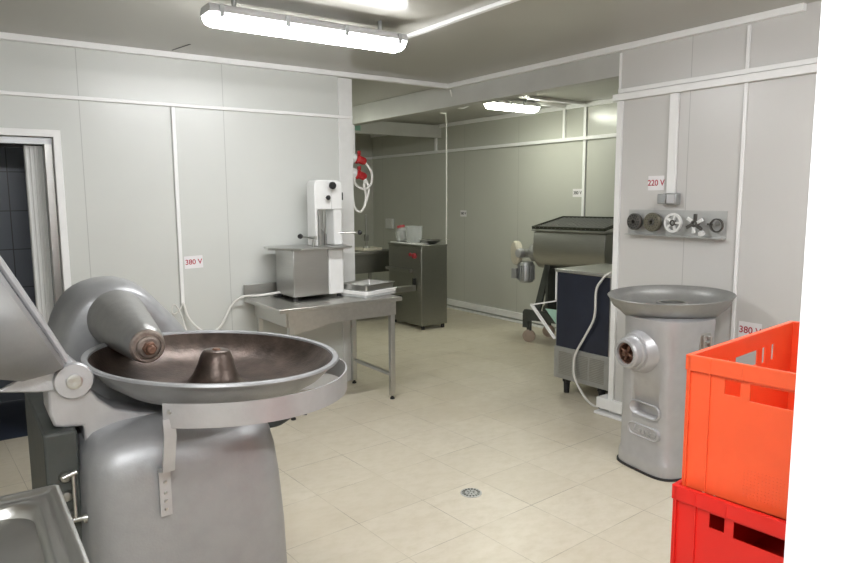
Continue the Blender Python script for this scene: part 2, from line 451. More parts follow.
# grey socket under the duct
s = thing('wall_socket', 'grey double socket box at the end of the wide white wall duct', 'socket', (XW, 2.625, 1.57))
MB().box(XW-.055, XW, 2.555, 2.625, 1.535, 1.61).box(XW-.06, XW, 2.63, 2.69, 1.54, 1.605).done('case', 'galv', s, bevel=.006)
MB().box(XW-.064, XW-.055, 2.562, 2.618, 1.545, 1.60).done('flap', 'lampbody', s, bevel=.003)
# wall box in the back room
tag(MB().box(XB-.05, XB, 9.0, 9.2, 1.08, 1.24).done('junction_box', 'white', loc=(XB, 9.05, 1.15), bevel=.01), 'pale junction box low on the back wall behind the cabinet', 'junction box')
# outlets on the end of the left wall
so = thing('power_outlet', 'white wall outlet boxes on the end of the left wall', 'socket', (2.83, 5.06, 1.9))
MB().box(2.826, 2.87, 5.02, 5.11, 1.88, 2.2).done('back_box', 'white', so, bevel=.015, seg=3)
for z in (1.93, 1.80):
    MB().lathe([(0, 0), (.045, 0), (.045, .03), (.036, .055), (0, .055)], (2.83, 5.06, z), 24, (1, -.25, -.15)).done('socket', 'white', so)
for i, z in enumerate((1.93, 1.80)):
    p = thing('power_plug', ['upper', 'lower'][i]+' red industrial plug in the outlet on the left wall end', 'plug', (2.88, 5.04, z), 'red plugs')
    a = Vector((1, -.25, -.35)).normalized(); c = Vector((2.885, 5.046, z-.01))
    MB().lathe([(0, 0), (.040, 0), (.040, .025), (.034, .03), (.034, .07), (.024, .09), (0, .09)], c, 20, a).lathe([(.034, .0), (.043, .005), (.043, .018), (.034, .022)], c, 20, a).done('body', 'redp', p, ang=40)
    MB().box(2.90, 2.925, 5.03, 5.06, z+.02, z+.055).done('cover_flap', 'redp', p, bevel=.005)
for i, pts in enumerate([
    [(2.965, 5.02, 1.88), (3.01, 5.0, 1.80), (3.0, 5.0, 1.70), (2.93, 5.0, 1.66), (2.86, 5.02, 1.70), (2.85, 5.02, 1.76)],
    [(2.955, 5.02, 1.76), (2.98, 5.0, 1.66), (2.95, 5.0, 1.55), (2.90, 5.0, 1.47), (2.85, 5.02, 1.50), (2.835, 5.03, 1.62)],
    [(2.955, 5.02, 1.75), (2.935, 5.0, 1.68), (2.95, 5.0, 1.60), (2.93, 5.0, 1.50)]]):
    tag(MB().tube(pts, .010).done('plug_cable', 'cable', loc=pts[0]), ['white cable looping from the upper red plug', 'longest white cable loop hanging from the lower red plug', 'short white cable hanging inside the long loop under the plugs'][i], 'cable', 'cables at the red plugs')

# ------------------------------------------------------------------ steel work table
t = thing('work_table', 'stainless steel work table under the bone saw', 'table', (2.34, 4.62, 0))
MB().box(1.825, 2.845, 4.29, 4.965, .79, .82).done('tabletop', 'steelh', t, bevel=.004)
MB().box(1.825, 2.62, 4.955, 4.975, .82, .925).done('backsplash', 'steeldk', t, bevel=.003)
for n_, bx in (('apron', (1.90, 2.80, 4.315, 4.33, .68, .79)), ('apron', (1.89, 1.905, 4.33, 4.93, .68, .79)), ('apron', (2.79, 2.805, 4.33, 4.93, .70, .79)), ('apron', (1.90, 2.80, 4.92, 4.93, .70, .79))):
    MB().box(*bx).done(n_, 'steelh', t)
MB().prism([(1.93, .68), (2.30, .68), (1.93, .62)], 4.325, 4.335, 'Y').done('gusset', 'steelh', t)
for x, y in ((1.925, 4.34), (2.775, 4.34), (1.925, 4.915), (2.755, 4.915)):
    l = MB().box(x-.02, x+.02, y-.02, y+.02, .03, .79).done('leg', 'steel', t, bevel=.004)
    MB().lathe([(0, 0), (.018, 0), (.018, .012), (.010, .015), (.010, .035), (0, .035)], (x, y, 0), 16).done('foot', 'rubber', l)
MB().box(2.752, 2.778, 4.35, 4.91, .19, .215).done('stretcher', 'steel', t, bevel=.003)
MB().box(1.912, 1.938, 4.35, 4.91, .19, .215).done('stretcher', 'steel', t, bevel=.003)

# trays and boards at the table's right end
R = Matrix.Translation((2.70, 4.57, 0)) @ Matrix.Rotation(math.radians(17), 4, 'Z')
def stack_board(z0, z1, mname, label, hx=.18, hy=.15, dx=0):
    mb = MB(); mb.T = R @ Matrix.Translation((dx, 0, 0)); mb.prism(rrect(-hx, hx, -hy, hy, .02), z0, z1)
    return tag(mb.done('cutting_board', mname, loc=tuple(R @ Vector((dx, 0, z0))), bevel=.003), label, 'cutting board', 'boards stacked on the work table')
stack_board(.82, .842, 'boardgrey', 'translucent grey cutting board lowest in the stack beside the bone saw')
stack_board(.842, .868, 'board', 'thick white cutting board lying under the steel tray')
mb = MB(); mb.T = R
i_ = [[(p[0], p[1], z) for p in rrect(-h1, h1, -h2, h2, .018)] for h1, h2, z in ((.158, .128, .869), (.163, .133, .872), (.168, .138, .912), (.176, .146, .914), (.176, .146, .918), (.166, .136, .917), (.161, .131, .874), (.155, .125, .872))]
mb.loft(i_)
tag(mb.done('steel_tray', 'steel', loc=tuple(R @ Vector((0, 0, .869)))), 'shallow stainless tray on top of the white cutting board', 'tray')

# ------------------------------------------------------------------ bone saw
s = thing('bone_saw', 'grey table band saw for bones on the steel table', 'band saw', (2.28, 4.72, .82))
MB().box(2.075, 2.37, 4.60, 4.93, .845, 1.20).done('cabinet', 'steel', s, bevel=.008)
MB().box(2.372, 2.50, 4.595, 4.93, .845, 1.20).done('side_door', 'white', s, bevel=.01)
for x, y in ((2.10, 4.63), (2.47, 4.63), (2.10, 4.90), (2.47, 4.90)):
    MB().cyl((x, y, .82), (x, y, .846), .018).done('foot', 'rubber', s)
mb = MB(); mb.prism([(1.93, 4.72), (2.11, 4.52), (2.52, 4.52), (2.56, 4.56), (2.56, 4.92), (1.98, 4.92)], 1.202, 1.218)
mb.done('saw_table', 'steel', s, bevel=.003)
hp = [(2.295, 1.22), (2.32, 1.22), (2.32, 1.50), (2.455, 1.50), (2.455, 1.22), (2.53, 1.22), (2.53, 1.69), (2.52, 1.715), (2.50, 1.725), (2.325, 1.725), (2.305, 1.715), (2.295, 1.69)]
MB().prism(hp, 4.66, 4.80, 'Y').done('head', 'white', s, bevel=.008)
MB().prism([(2.435, 1.50), (2.527, 1.50), (2.527, 1.685), (2.51, 1.712), (2.435, 1.712)], 4.652, 4.662, 'Y').done('head_cover', 'white', s, bevel=.004)
MB().box(2.345, 2.365, 4.70, 4.722, 1.218, 1.52).done('blade_guard', 'steel', s, bevel=.002)
MB().box(2.395, 2.397, 4.70, 4.716, 1.218, 1.52).done('blade', 'steel', s)
mb = MB(); mb.prism([(2.33, 1.219), (2.45, 1.219), (2.45, 1.30), (2.38, 1.37), (2.33, 1.30)], 4.78, 4.79, 'Y'); mb.done('pusher_plate', 'steeldk', s)
def knob(p, d, r, parent, nm='knob', stem=.03, m='black'):
    d = Vector(d).normalized()
    o = MB().cyl(p, Vector(p)+d*stem, r*.35).lathe([(0, 0), (r*.6, 0), (r, r*.5), (r, r*1.1), (r*.7, r*1.5), (0, r*1.6)], Vector(p)+d*stem, 20, d)
    return o.done(nm, m, parent)
knob((2.425, 4.652, 1.682), (0, -1, 0), .028, s, stem=.02)
knob((2.395, 4.66, 1.59), (0, -1, 0), .018, s, stem=.02)
h_ = MB().cyl((2.25, 4.60, 1.285), (2.13, 4.56, 1.305), .006).box(2.25, 2.28, 4.60, 4.68, 1.272, 1.30).cyl((2.265, 4.64, 1.218), (2.265, 4.64, 1.28), .008).done('push_handle', 'steel', s)
MB().lathe([(0, -.02), (.014, -.015), (.02, 0), (.014, .015), (0, .02)], (2.12, 4.556, 1.307), 16, (1, .4, 0)).done('grip', 'black', h_)
h_ = MB().cyl((2.50, 4.665, 1.315), (2.64, 4.60, 1.315), .006).done('gauge_handle', 'steel', s)
MB().lathe([(0, -.02), (.014, -.015), (.02, 0), (.014, .015), (0, .02)], (2.65, 4.597, 1.315), 16, (1, 0, 0)).done('grip', 'black', h_)
for z in (1.60, 1.11): MB().box(2.50 if z < 1.3 else 2.53, 2.515 if z < 1.3 else 2.545, 4.665, 4.70, z-.03, z+.03).done('latch', 'black', s, bevel=.003)

# ------------------------------------------------------------------ bowl cutter
BC = Vector((.864, 2.70, .956))
c = thing('bowl_cutter', 'large silver bowl cutter with brown stained bowl in the left foreground', 'bowl cutter', (.80, 2.85, 0))
rings = []
for z, x0, x1, y0, y1, n in ((0, .285, 1.06, 2.37, 3.45, 7), (.1, .285, 1.06, 2.37, 3.45, 7), (.30, .29, 1.055, 2.375, 3.45, 7), (.50, .298, 1.04, 2.38, 3.45, 7), (.62, .302, 1.025, 2.385, 3.45, 7),
                        (.68, .306, 1.015, 2.395, 3.44, 6.5), (.725, .315, 1.0, 2.42, 3.43, 6), (.765, .34, .97, 2.46, 3.41, 5), (.79, .38, .94, 2.52, 3.38, 4), (.80, .44, .9, 2.60, 3.3, 3.5)):
    rings.append(sring((x0+x1)/2, (y0+y1)/2, (x1-x0)/2, (y1-y0)/2, z, n, 72))
MB().loft(rings).done('housing', 'cast', c, ang=60)
# dark service side
sp = MB().box(.205, .31, 2.52, 3.2, 0, .80).done('service_side', 'dark', c, bevel=.01)
for z in (.50, .57, .64): 
    MB().lathe([(0, 0), (.022, 0), (.016, .012), (0, .016)], (.262, 2.52, z), 16, (0, -1, 0)).done('louvre', 'steeldk', sp)
pr = MB().cyl((.20, 2.50, .488), (.325, 2.47, .497), .009).cyl((.282, 2.48, .50), (.284, 2.49, .66), .006).cyl((.25, 2.48, .652), (.295, 2.48, .664), .008).lathe([(0, 0), (.016, 0), (.016, .012), (0, .012)], (.305, 2.475, .494), 16, (1, -.2, .06))
pr.done('control_rod', 'steel', c)
# hinge column casting
pp = [(.232, .86), (.245, .81), (.275, .80), (.335, .795), (.335, .70), (.62, .70), (.62, .79), (.52, .81), (.44, .84), (.39, .885), (.36, .94), (.345, 1.0), (.31, 1.04), (.27, 1.05), (.235, 1.01)]
MB().prism(pp, 2.56, 2.72, 'Y').done('hinge_column', 'cast2', c, bevel=.009, seg=3)
hd = MB().lathe([(0, 0), (.062, 0), (.064, .006), (.064, .028), (.059, .036), (.03, .038), (0, .038)], (.312, 2.562, .970), 40, (0, -1, 0)).done('hinge_disc', 'cast2', c)
MB().lathe([(.022, 0), (.026, .003), (.026, .007), (.018, .009), (.006, .006), (0, .006)], (.312, 2.524, .970), 24, (0, -1, 0)).done('bolt', 'steel', hd)
# knife hood
hood = [(.315, .70), (.318, .85), (.33, .969), (.355, 1.06), (.401, 1.143), (.455, 1.195), (.551, 1.229), (.636, 1.227), (.714, 1.198), (.765, 1.145), (.809, 1.09), (.87, 1.02), (.922, .953), (.96, .85), (.96, .70)]
rings = []
cx, cz = .60, .95
for y, k, dz in ((3.80, .55, -.05), (3.76, .8, -.03), (3.68, .95, -.01), (3.5, 1, 0), (3.38, 1, 0), (3.30, .98, 0), (3.25, .93, 0), (3.215, .86, 0), (3.20, .78, 0)):
    rings.append([(cx+(p[0]-cx)*k, y, cz+(p[1]-cz)*k+dz) for p in hood])
MB().loft(rings).done('knife_hood', 'cast', c, ang=70, sub=1)
# shaft housing and nut, axis towards the viewer along -Y
A = Vector((.588, 3.25, 1.062)); B = Vector((.594, 2.62, 1.022)); ax = (B-A)
sh = MB().lathe([(.02, 0), (.128, 0), (.125, .06), (.114, .16), (.100, .30), (.087, .42), (.078, .50), (.070, .545), (.062, .555), (0, .555)], A, 48, ax).done('shaft_housing', 'castrough', c, ang=50)
a = ax.normalized(); P0 = A+a*.55
MB().lathe([(0, 0), (.060, 0), (.066, .006), (.066, .018), (.058, .026), (.050, .026), (.048, .018), (.043, .018), (.043, .034), (.036, .04), (0, .04)], P0, 40, a).done('collar', 'rustlt', sh)
MB().lathe([(0, 0), (.027, 0), (.027, .022), (0, .022)], P0+a*.038, 6, a).lathe([(0, 0), (.018, 0), (.018, .022), (.012, .03), (0, .028)], P0+a*.055, 20, a).done('shaft_nut', 'rust', sh, bevel=.002, ang=30)
# bowl (slightly tipped on its axis)
tilt = Vector((-.045, .014, 1)).normalized(); tilt = Vector((.062, -.02, 1)).normalized()
prof_out = [(.0, -.155), (.20, -.155), (.30, -.145), (.38, -.118), (.45, -.075), (.495, -.030), (.505, -.015), (.52, -.012), (.526, -.004), (.522, .004), (.510, .006), (.500, .002), (.497, -.008)]
prof_in = [(.492, -.012), (.470, -.045), (.425, -.085), (.36, -.113), (.29, -.128), (.22, -.130), (.155, -.128), (.118, -.115), (.095, -.085), (.078, -.045), (.065, -.005), (.056, .012), (.050, .017), (.0, .017)]
KB = .958
prof_out = [(a_*KB, b_) for a_, b_ in prof_out]; prof_in = [(a_*KB, b_) for a_, b_ in prof_in]
MB().lathe(prof_out, BC, 96, tilt).done('bowl', 'cast', c, ang=50)
MB().lathe([(.497*KB, -.006)]+prof_in, BC, 96, tilt).done('bowl_lining', 'bronze', c, ang=50)
MB().lathe([(0, 0), (.018, 0), (.014, .006), (0, .006)], BC+tilt*.017, 20, tilt).done('hub_cap', 'rust', c)
# guard band round the front of the bowl
gp = []
N = 60; a0, a1 = math.radians(-127.5), math.radians(2)
r_in, r_out = .530, .536
for side in (r_out, r_in):
    rng = range(N+1) if side == r_out else range(N, -1, -1)
    for i in rng:
        an = a0+(a1-a0)*i/N
        rr = side-(.045*max(0, (i/N-.86)/.14)**1.5)
        gp.append((BC.x+rr*math.cos(an), BC.y+rr*math.sin(an)))
# band built as a ribbon with constant height, following the bowl's tip
mb = MB(); v = []; f = []
for (x, y) in gp:
    zc = -(tilt.x*(x-BC.x)+tilt.y*(y-BC.y))
    v += [(x, y, .820+zc*.75), (x, y, .905+zc*.75)]
n = len(gp); half = N+1
for i in range(n):
    j = (i+1) % n; f.append((2*i, 2*j, 2*j+1, 2*i+1))
for i in range(N):
    k = n-1-i
    f.append((2*i+1, 2*(i+1)+1, 2*(k-1)+1, 2*k+1)); f.append((2*i, 2*k, 2*(k-1), 2*(i+1)))
mb._add(v, f)
gb = mb.done('guard_band', 'cast2', c, ang=40)
gx, gy = BC.x+.538*math.cos(math.radians(-125)), BC.y+.538*math.sin(math.radians(-125))
MB().lathe([(0, 0), (.008, 0), (.006, .005), (0, .006)], (gx, gy, .885), 12, (-.6, -.8, 0)).done('rivet', 'steel', gb)
mb = MB(); mb.prism([(2.262, .86), (2.256, .80), (2.305, .66), (2.365, .64), (2.365, .475), (2.373, .475), (2.375, .65), (2.315, .67), (2.268, .80), (2.27, .86)], .535, .575, 'X')
br_ = mb.done('bracket', 'cast2', c, ang=30)
for z in (.50, .53, .56, .60): MB().lathe([(0, 0), (.007, 0), (.005, .005), (0, .006)], (.555, 2.365, z), 12, (0, -1, 0)).done('screw', 'steel', br_)
MB().tube([(1.0, 2.55, .66), (1.05, 2.5, .68), (1.10, 2.40, .76), (1.14, 2.30, .80)], .012).done('band_stay', 'dark', c)
MB().cyl((1.10, 2.56, .70), (1.17, 2.50, .70), .014).done('stay_knob', 'black', c)
# opened lid on the left
hinge = Vector((.30, 2.66, .985)); u = Vector((-.447, 0, .894)); nrm = Vector((-.894, 0, -.447))
C = hinge+u*.47
MB().lathe([(.425, .0), (.44, -.012), (.45, .0), (.447, .03), (.42, .12), (.36, .19), (.25, .23), (.10, .245), (0, .245), (0, .238), (.10, .238), (.245, .223), (.352, .183), (.412, .115), (.438, .03), (.435, .01)], C, 72, nrm).done('lid', 'cast', c, ang=45)
for dy in (-.10, .06):
    mb = MB(); T = Matrix.Translation((0, 0, 0))
    p = [hinge+Vector((.025, dy, -.005)), hinge+u*.25+Vector((.025, dy, .01)), hinge+u*.6+Vector((.025, dy, .01)), hinge+u*.9+Vector((.01, dy, 0))]
    mb.tube(p, .012, smooth=3).done('lid_rib', 'cast2', c)
mb = MB(); mb.prism([(.31, .935), (.34, .975), (.30, 1.02), (.25, 1.05), (.10, .975), (.06, .97), (.2, .945)], 2.545, 2.56, 'Y'); mb.done('hinge_arm', 'cast2', c, bevel=.008)

# ------------------------------------------------------------------ sink in the near left corner
k = thing('steel_sink', 'stainless sink unit at the lower left corner', 'sink', (-.25, 1.6, 0))
X0, X1, Y0, Y1, Z = -.75, .185, 1.25, 1.935, .85
rr = [[(p[0], p[1], z) for p in rrect(X0+i, X1-i, Y0+i, Y1-i, r)] for i, z, r in
      ((.0, Z-.035, .012), (0, Z-.003, .012), (.004, Z, .012), (.016, Z, .012), (.022, Z-.006, .014), (.04, Z-.010, .02), (.052, Z-.006, .03))]
rr += [[(p[0], p[1], z) for p in rrect(X0+i, X1-i, Y0+i, Y1-i, r)] for i, z, r in
      ((.062, Z-.012, .06), (.072, Z-.04, .07), (.09, Z-.13, .08), (.12, Z-.165, .09), (.2, Z-.175, .08))]
MB().loft(rr).done('basin', 'steel', k, ang=50)
MB().lathe([(0, 0), (.035, 0), (.038, .004), (.028, .006), (.02, .003), (0, .003)], (-.25, 1.6, Z-.176), 32).done('plug_hole', 'steeldk', k)
MB().box(X0+.02, X1-.02, Y1-.03, Y1-.015, .60, Z-.03).box(X1-.035, X1-.02, Y0+.02, Y1-.02, .60, Z-.03).done('apron', 'steel', k)
for x, y in ((X0+.05, Y0+.05), (X1-.05, Y0+.05), (X0+.05, Y1-.06), (X1-.05, Y1-.06)):
    MB().box(x-.02, x+.02, y-.02, y+.02, 0, Z-.03).done('leg', 'steel', k, bevel=.003)

# ------------------------------------------------------------------ mincer
g = thing('meat_mincer', 'silver cast mincer with wide feed pan beside the right wall', 'mincer', (3.37, 2.27, 0))
ga = math.radians(-8)
G = Matrix.Translation((3.39, 2.295, 0)) @ Matrix.Rotation(ga, 4, 'Z')      # local -X = front
rings = []
for z, hx, hy, n in ((.011, .217, .22, 4), (.07, .217, .22, 4), (.09, .214, .217, 4), (.105, .208, .211, 4), (.3, .206, .211, 4), (.6, .205, .211, 4), (.68, .207, .212, 3.4), (.75, .214, .218, 3), (.83, .222, .226, 2.7), (.875, .23, .232, 2.5), (.905, .235, .235, 2.3), (.915, .20, .2, 2.2)):
    rings.append(sring(0, 0, hx, hy, z, n, 64))
mb = MB(); mb.T = G; mb.loft(rings); casing = mb.done('casing', 'cast2', g, ang=60)
mb = MB(); mb.T = G; mb.prism([(p[0], p[1]) for p in sring(0, 0, .226, .228, 0, 4, 48)], 0, .012); mb.done('base_pad', 'rubber', g)
# feed pan: oval, rim higher at the back right
def pan(z, r, th, lift=1.):
    cx_, cy_ = 3.43, 2.335
    d1 = Vector((.74, -.67)); d2 = Vector((.67, .74)); out = []
    for i in range(64):
        an = 2*PI*i/64
        e = 1+.06*max(0, math.cos(an))**2
        p = d1*(math.cos(an)*r*1.04*e)+d2*(math.sin(an)*r*.92)
        x, y = cx_+p.x, cy_+p.y
        w_ = (p.dot(Vector((.8, .2)))/.34)
        out.append((x, y, z+lift*.022*w_))
    return out
pr_ = [pan(.870, .215, 0, .0), pan(.895, .242, 0, .1), pan(.925, .27, 0, .3), pan(.955, .305, 0, .6), pan(.985, .318, 0, .9), pan(1.008, .330, 0, 1), pan(1.016, .336, 0, 1), pan(1.020, .332, 0, 1), pan(1.016, .325, 0, 1), pan(.985, .306, 0, .9), pan(.950, .28, 0, .5), pan(.935, .22, 0, .3), pan(.935, .10, 0, .1), pan(.935, .085, 0, .1), pan(.90, .075, 0, .0)]
MB().loft(pr_).done('feed_pan', 'castrough', g, ang=50)
MB().lathe([(.072, -.01), (.072, .018), (.078, .024), (.088, .022), (.09, 0), (.09, -.02)], (3.46, 2.33, .948), 40).done('feed_ring', 'steel', g)
# mouth
md = Vector((-1, .14, -.02)).normalized(); mo = Vector((3.19, 2.335, .712))
mb = MB().lathe([(0, -.06), (.150, -.06), (.142, -.02), (.122, .012), (.112, .05), (.106, .056), (0, .056)], mo, 40, md).done('outlet_housing', 'cast2', g, ang=40)
mo2 = mo+md*.05
mu = MB().lathe([(.06, 0), (.096, 0), (.096, .02), (.086, .026), (.086, .065), (.078, .076), (.064, .076), (.061, .066), (.06, 0)], mo2, 40, md).done('ring_nut', 'cast2', g, ang=35)
mb = MB().lathe([(0, 0), (.061, 0), (.061, .06), (.055, .06), (.052, .01), (0, .01)], mo2, 32, md); mb.done('barrel', 'rust', g)
mb = MB().cyl(mo2, mo2+md*.085, .014)
sd = md.cross(Vector((0, 0, 1))).normalized(); up_ = sd.cross(md)
for i in range(4):
    an = PI/2*i+.4; dd = sd*math.cos(an)+up_*math.sin(an)
    mb.cyl(mo2+md*.055+dd*.01, mo2+md*.055+dd*.046, .009, .006)
mb.done('knife_cross', 'rust', g)
# slot recess (raised lip) and emblem on the front
def onfront(y, z): return G @ Vector((-.181, y, z))
def front_T(z, off=.0): return G @ Matrix.Translation((-.2065-off, -.03, z)) @ Matrix.Diagonal((1, 1.25, 1, 1)) @ Matrix(((0, 0, -1, 0), (-1, 0, 0, 0), (0, 1, 0, 0), (0, 0, 0, 1)))
FT = front_T(.372, 0)
def rz(p, z): return [(a_, b_, z) for a_, b_ in p]
# cut the hand slot out of the casing
cut = MB(); cut.T = FT; cut.loft([rz(rrect(-.070, .070, -.026, .026, .025, 8), -.045), rz(rrect(-.085, .085, -.038, .038, .036, 8), .03)])
cu_ = cut.done('cut', 'cast2', loc=(0, 0, 0))
bo = casing.modifiers.new('slot', 'BOOLEAN'); bo.object = cu_; bo.solver = 'EXACT'
bpy.context.view_layer.update()
nm_ = bpy.data.meshes.new_from_object(casing.evaluated_get(bpy.context.evaluated_depsgraph_get()))
casing.modifiers.clear(); casing.data = nm_; bpy.data.objects.remove(cu_)
mb = MB(); mb.T = FT
mb.loft([rz(rrect(-.094, .094, -.046, .046, .044, 8), -.006), rz(rrect(-.092, .092, -.044, .044, .042, 8), .005), rz(rrect(-.087, .087, -.040, .040, .038, 8), .006), rz(rrect(-.082, .082, -.036, .036, .034, 8), -.002)], cap=False)
mb.done('slot_surround', 'cast2', g, ang=60)
FT = front_T(.245, 0)
em = MB(); em.T = FT
em.loft([rz(rrect(-.095, .095, -.038, .038, .034, 8), -.012), rz(rrect(-.095, .095, -.038, .038, .034, 8), .006), rz(rrect(-.091, .091, -.034, .034, .031, 8), .009), rz(rrect(-.086, .086, -.030, .030, .028, 8), .006), rz(rrect(-.085, .085, -.029, .029, .027, 8), .003)])
emb = em.done('emblem', 'cast2', g, ang=40)
text('Laska', .066, FT @ Matrix.Translation((0, 0, .005)), 'cast2', emb, depth=.004, shear=.35, bold=.001)
# switch plate on the side facing the crates
ST = G @ Matrix.Translation((.04, -.219, .785)) @ Matrix.Rotation(PI/2, 4, 'X')
mb = MB(); mb.T = ST; mb.prism(rrect(-.042, .042, -.05, .05, .008), -.02, .008); pl = mb.done('switch_plate', 'steel', g, bevel=.002)
mb = MB(); mb.T = ST; mb.box(-.03, -.016, -.036, .036, .008, .02).box(.012, .03, -.03, .03, .008, .03).box(-.016, .02, -.008, .008, .008, .024); mb.done('switch_lever', 'steel', pl, bevel=.003)

# ------------------------------------------------------------------ crates
def crate(z0, mname, label, dx=0, dy=0, rot=0, h=.305):
    cr = tag(bpy.data.objects.new('plastic_crate', None), label, 'crate', 'stacked plastic crates'); COL.objects.link(cr)
    T = Matrix.Translation((1.345+dx, .865+dy, z0)) @ Matrix.Rotation(math.radians(6+rot), 4, 'Z')
    # local: corner at origin, short side along -Y (0.4), long side along +X (0.6)
    cr.location = T @ Vector((.3, -.2, 0)); OR[cr.name] = tuple(cr.location)
    L, Wd, t_ = .61, .40, .004
    def plate(mb, n, holes, fn):
        """wall of length n, height h with rectangular holes; fn maps (a, z, depth)->xyz"""
        xs = sorted({0, n, *[v for hh in holes for v in hh[:2]]}); zs = sorted({0, h-.003, *[v for hh in holes for v in hh[2:]]})
        for i in range(len(xs)-1):
            for j in range(len(zs)-1):
                mx, mz = (xs[i]+xs[i+1])/2, (zs[j]+zs[j+1])/2
                if any(hh[0] < mx < hh[1] and hh[2] < mz < hh[3] for hh in holes): continue
                q = [fn(a_, z_, d_) for z_ in (zs[j], zs[j+1]) for d_ in (0, t_) for a_ in (xs[i], xs[i+1])]
                mb._add(q, [(0, 2, 3, 1), (4, 5, 7, 6), (0, 1, 5, 4), (2, 6, 7, 3), (0, 4, 6, 2), (1, 3, 7, 5)])
    IN = .008
    def hs(n):
        m_ = n/2
        return [(m_-.058, m_+.058, h-.080, h-.042), (m_-.112, m_-.078, h-.076, h-.042), (m_+.078, m_+.112, h-.076, h-.042)]
    longh = [(.235, .365, h-.085, h-.045)]+[(q, q+.02, h-.088, h-.045) for q in (.125, .185, .395, .455)]
    mb = MB(); mb.T = T
    plate(mb, Wd, hs(.4), lambda a_, z_, d_: (IN+d_, -a_, z_))
    plate(mb, Wd, hs(.4), lambda a_, z_, d_: (L-IN-d_, -a_, z_))
    plate(mb, L, longh, lambda a_, z_, d_: (a_, -IN-d_, z_))
    plate(mb, L, longh, lambda a_, z_, d_: (a_, -Wd+IN+d_, z_))
    wl = mb
    mb = MB(); mb.T = T; mb.box(IN+.001, L-IN-.001, -Wd+IN+.001, -IN-.001, .002, .008); mb.done('bottom', mname, cr)
    # rim lip
    mb = MB(); mb.T = T
    o1 = [(0, 0), (L, 0), (L, -Wd), (0, -Wd)]; g_ = .0118
    i1 = [(g_, -g_), (L-g_, -g_), (L-g_, -Wd+g_), (g_, -Wd+g_)]
    v = [(*p, z_) for z_ in (h-.036, h) for p in o1]+[(*p, z_) for z_ in (h-.036, h) for p in i1]
    f = []
    for i in range(4):
        j = (i+1) % 4
        f += [(i, j, 4+j, 4+i), (8+i, 12+i, 12+j, 8+j), (4+i, 4+j, 12+j, 12+i), (i, 8+i, 8+j, j)]
    mb._add(v, f); mb.done('rim', mname, cr, bevel=.002)
    # corner posts and ribs, outside face: the same moulding as the walls
    mb = wl
    for x in (.0, L-.006):
        for y in (-.058, -.006, -Wd+.003, -Wd+.055): mb.box(x+.0025, x+.0095 if x == 0 else x+.0035, y, y+.003, .002, h-.02)
    for x in (.004, .06, L-.064, L-.008):
        mb.box(x, x+.003, -.009, -.0025, .002, h-.02).box(x, x+.003, -Wd+.0025, -Wd+.009, .002, h-.02)
    for y in (-.058, -.128, -.275, -Wd+.055): mb.box(-.0015, .001, y, y+.003, h-.036, h-.004)
    for x in (.06, .13, .3, .47, .54): mb.box(x, x+.003, -.001, .0015, h-.036, h-.004).box(x, x+.003, -Wd-.0015, -Wd+.001, h-.036, h-.004)
    mb.done('walls', mname, cr, ang=30, weld=False)
    # textured dot field low on the short face
    mb = MB(); mb.T = T
    for i in range(16):
        for j in range(9):
            y = -.14-i*.0075; z_ = .02+j*.0075
            mb.box(IN-.0008, IN+.0005, y-.0018, y+.0018, z_-.0018, z_+.0018)
    mb.done('dot_texture', mname, cr, weld=False)
    return cr
crate(.927, 'orange', 'orange plastic crate on top of the stack', h=.313)
crate(.63, 'red', 'red plastic crate directly under the orange one', dx=-.022, dy=.006, rot=-1)
crate(.325, 'red', 'third crate from the top, below the red one', dx=0, dy=0, rot=-1)
crate(.0, 'red', 'lowest crate of the stack, standing on the floor', h=.325)

# ------------------------------------------------------------------ blade rack on the right wall
rk = thing('plate_rack', 'steel wall shelf holding mincer plates on the right wall', 'rack', (XW, 2.6, 1.34))
MB().prism([(XW-.001, 1.50), (XW-.004, 1.50), (XW-.004, 1.338), (XW-.05, 1.334), (XW-.05, 1.330), (XW-.001, 1.330)], 2.235, 2.95, 'Y').done('back_plate', 'rackplate', rk)
for y in (2.868, 2.726, 2.573, 2.415, 2.285):
    MB().cyl((XW-.002, y, 1.42), (XW-(.03 if y > 2.6 else .058), y, 1.42), .007).done('peg', 'steel', rk)
def ring_plate(cx_, cy_, cz_, R_, t_, holes, hr, m_, label, cat='mincer plate', centre=.012):
    """round cutting plate with its axis along X: disc mesh with real holes via boolean-free annuli"""
    o = thing('mincer_plate', label, cat, (cx_, cy_, cz_-R_), 'mincer plates and knives on the rack')
    X1_ = cx_+t_/2; X0_ = cx_-t_/2
    MB().lathe([(centre, 0), (R_*.93, 0), (R_, .004), (R_, t_-.004), (R_*.93, t_), (centre, t_)], (X0_, cy_, cz_), 40, (1, 0, 0), closed=True).done('disc', m_, o, ang=35)
    hb = MB()
    for n_h, rr_ in holes:
        for i in range(n_h):
            an = 2*PI*i/n_h; y_, z_ = cy_+rr_*math.cos(an), cz_+rr_*math.sin(an)
            hb.cyl((X0_-.0012, y_, z_), (X0_+.004, y_, z_), hr, seg=10)
    hb.done('holes', 'black', o, weld=False)
    MB().lathe([(centre+.002, 0), (centre+.012, 0), (centre+.01, .004), (centre+.002, .004)], (X0_, cy_, cz_), 24, (-1, 0, 0), closed=True).done('hub', 'platedk', o)
    return o
o = ring_plate(XW-.045, 2.868, 1.42, .056, .03, [(8, .026), (14, .041)], .0055, 'platedk', 'dark mincer plate, leftmost on the rack')
o = ring_plate(XW-.045, 2.726, 1.42, .062, .034, [(10, .030), (16, .046)], .003, 'plateolive', 'fine-holed olive mincer plate, second from the left on the rack')
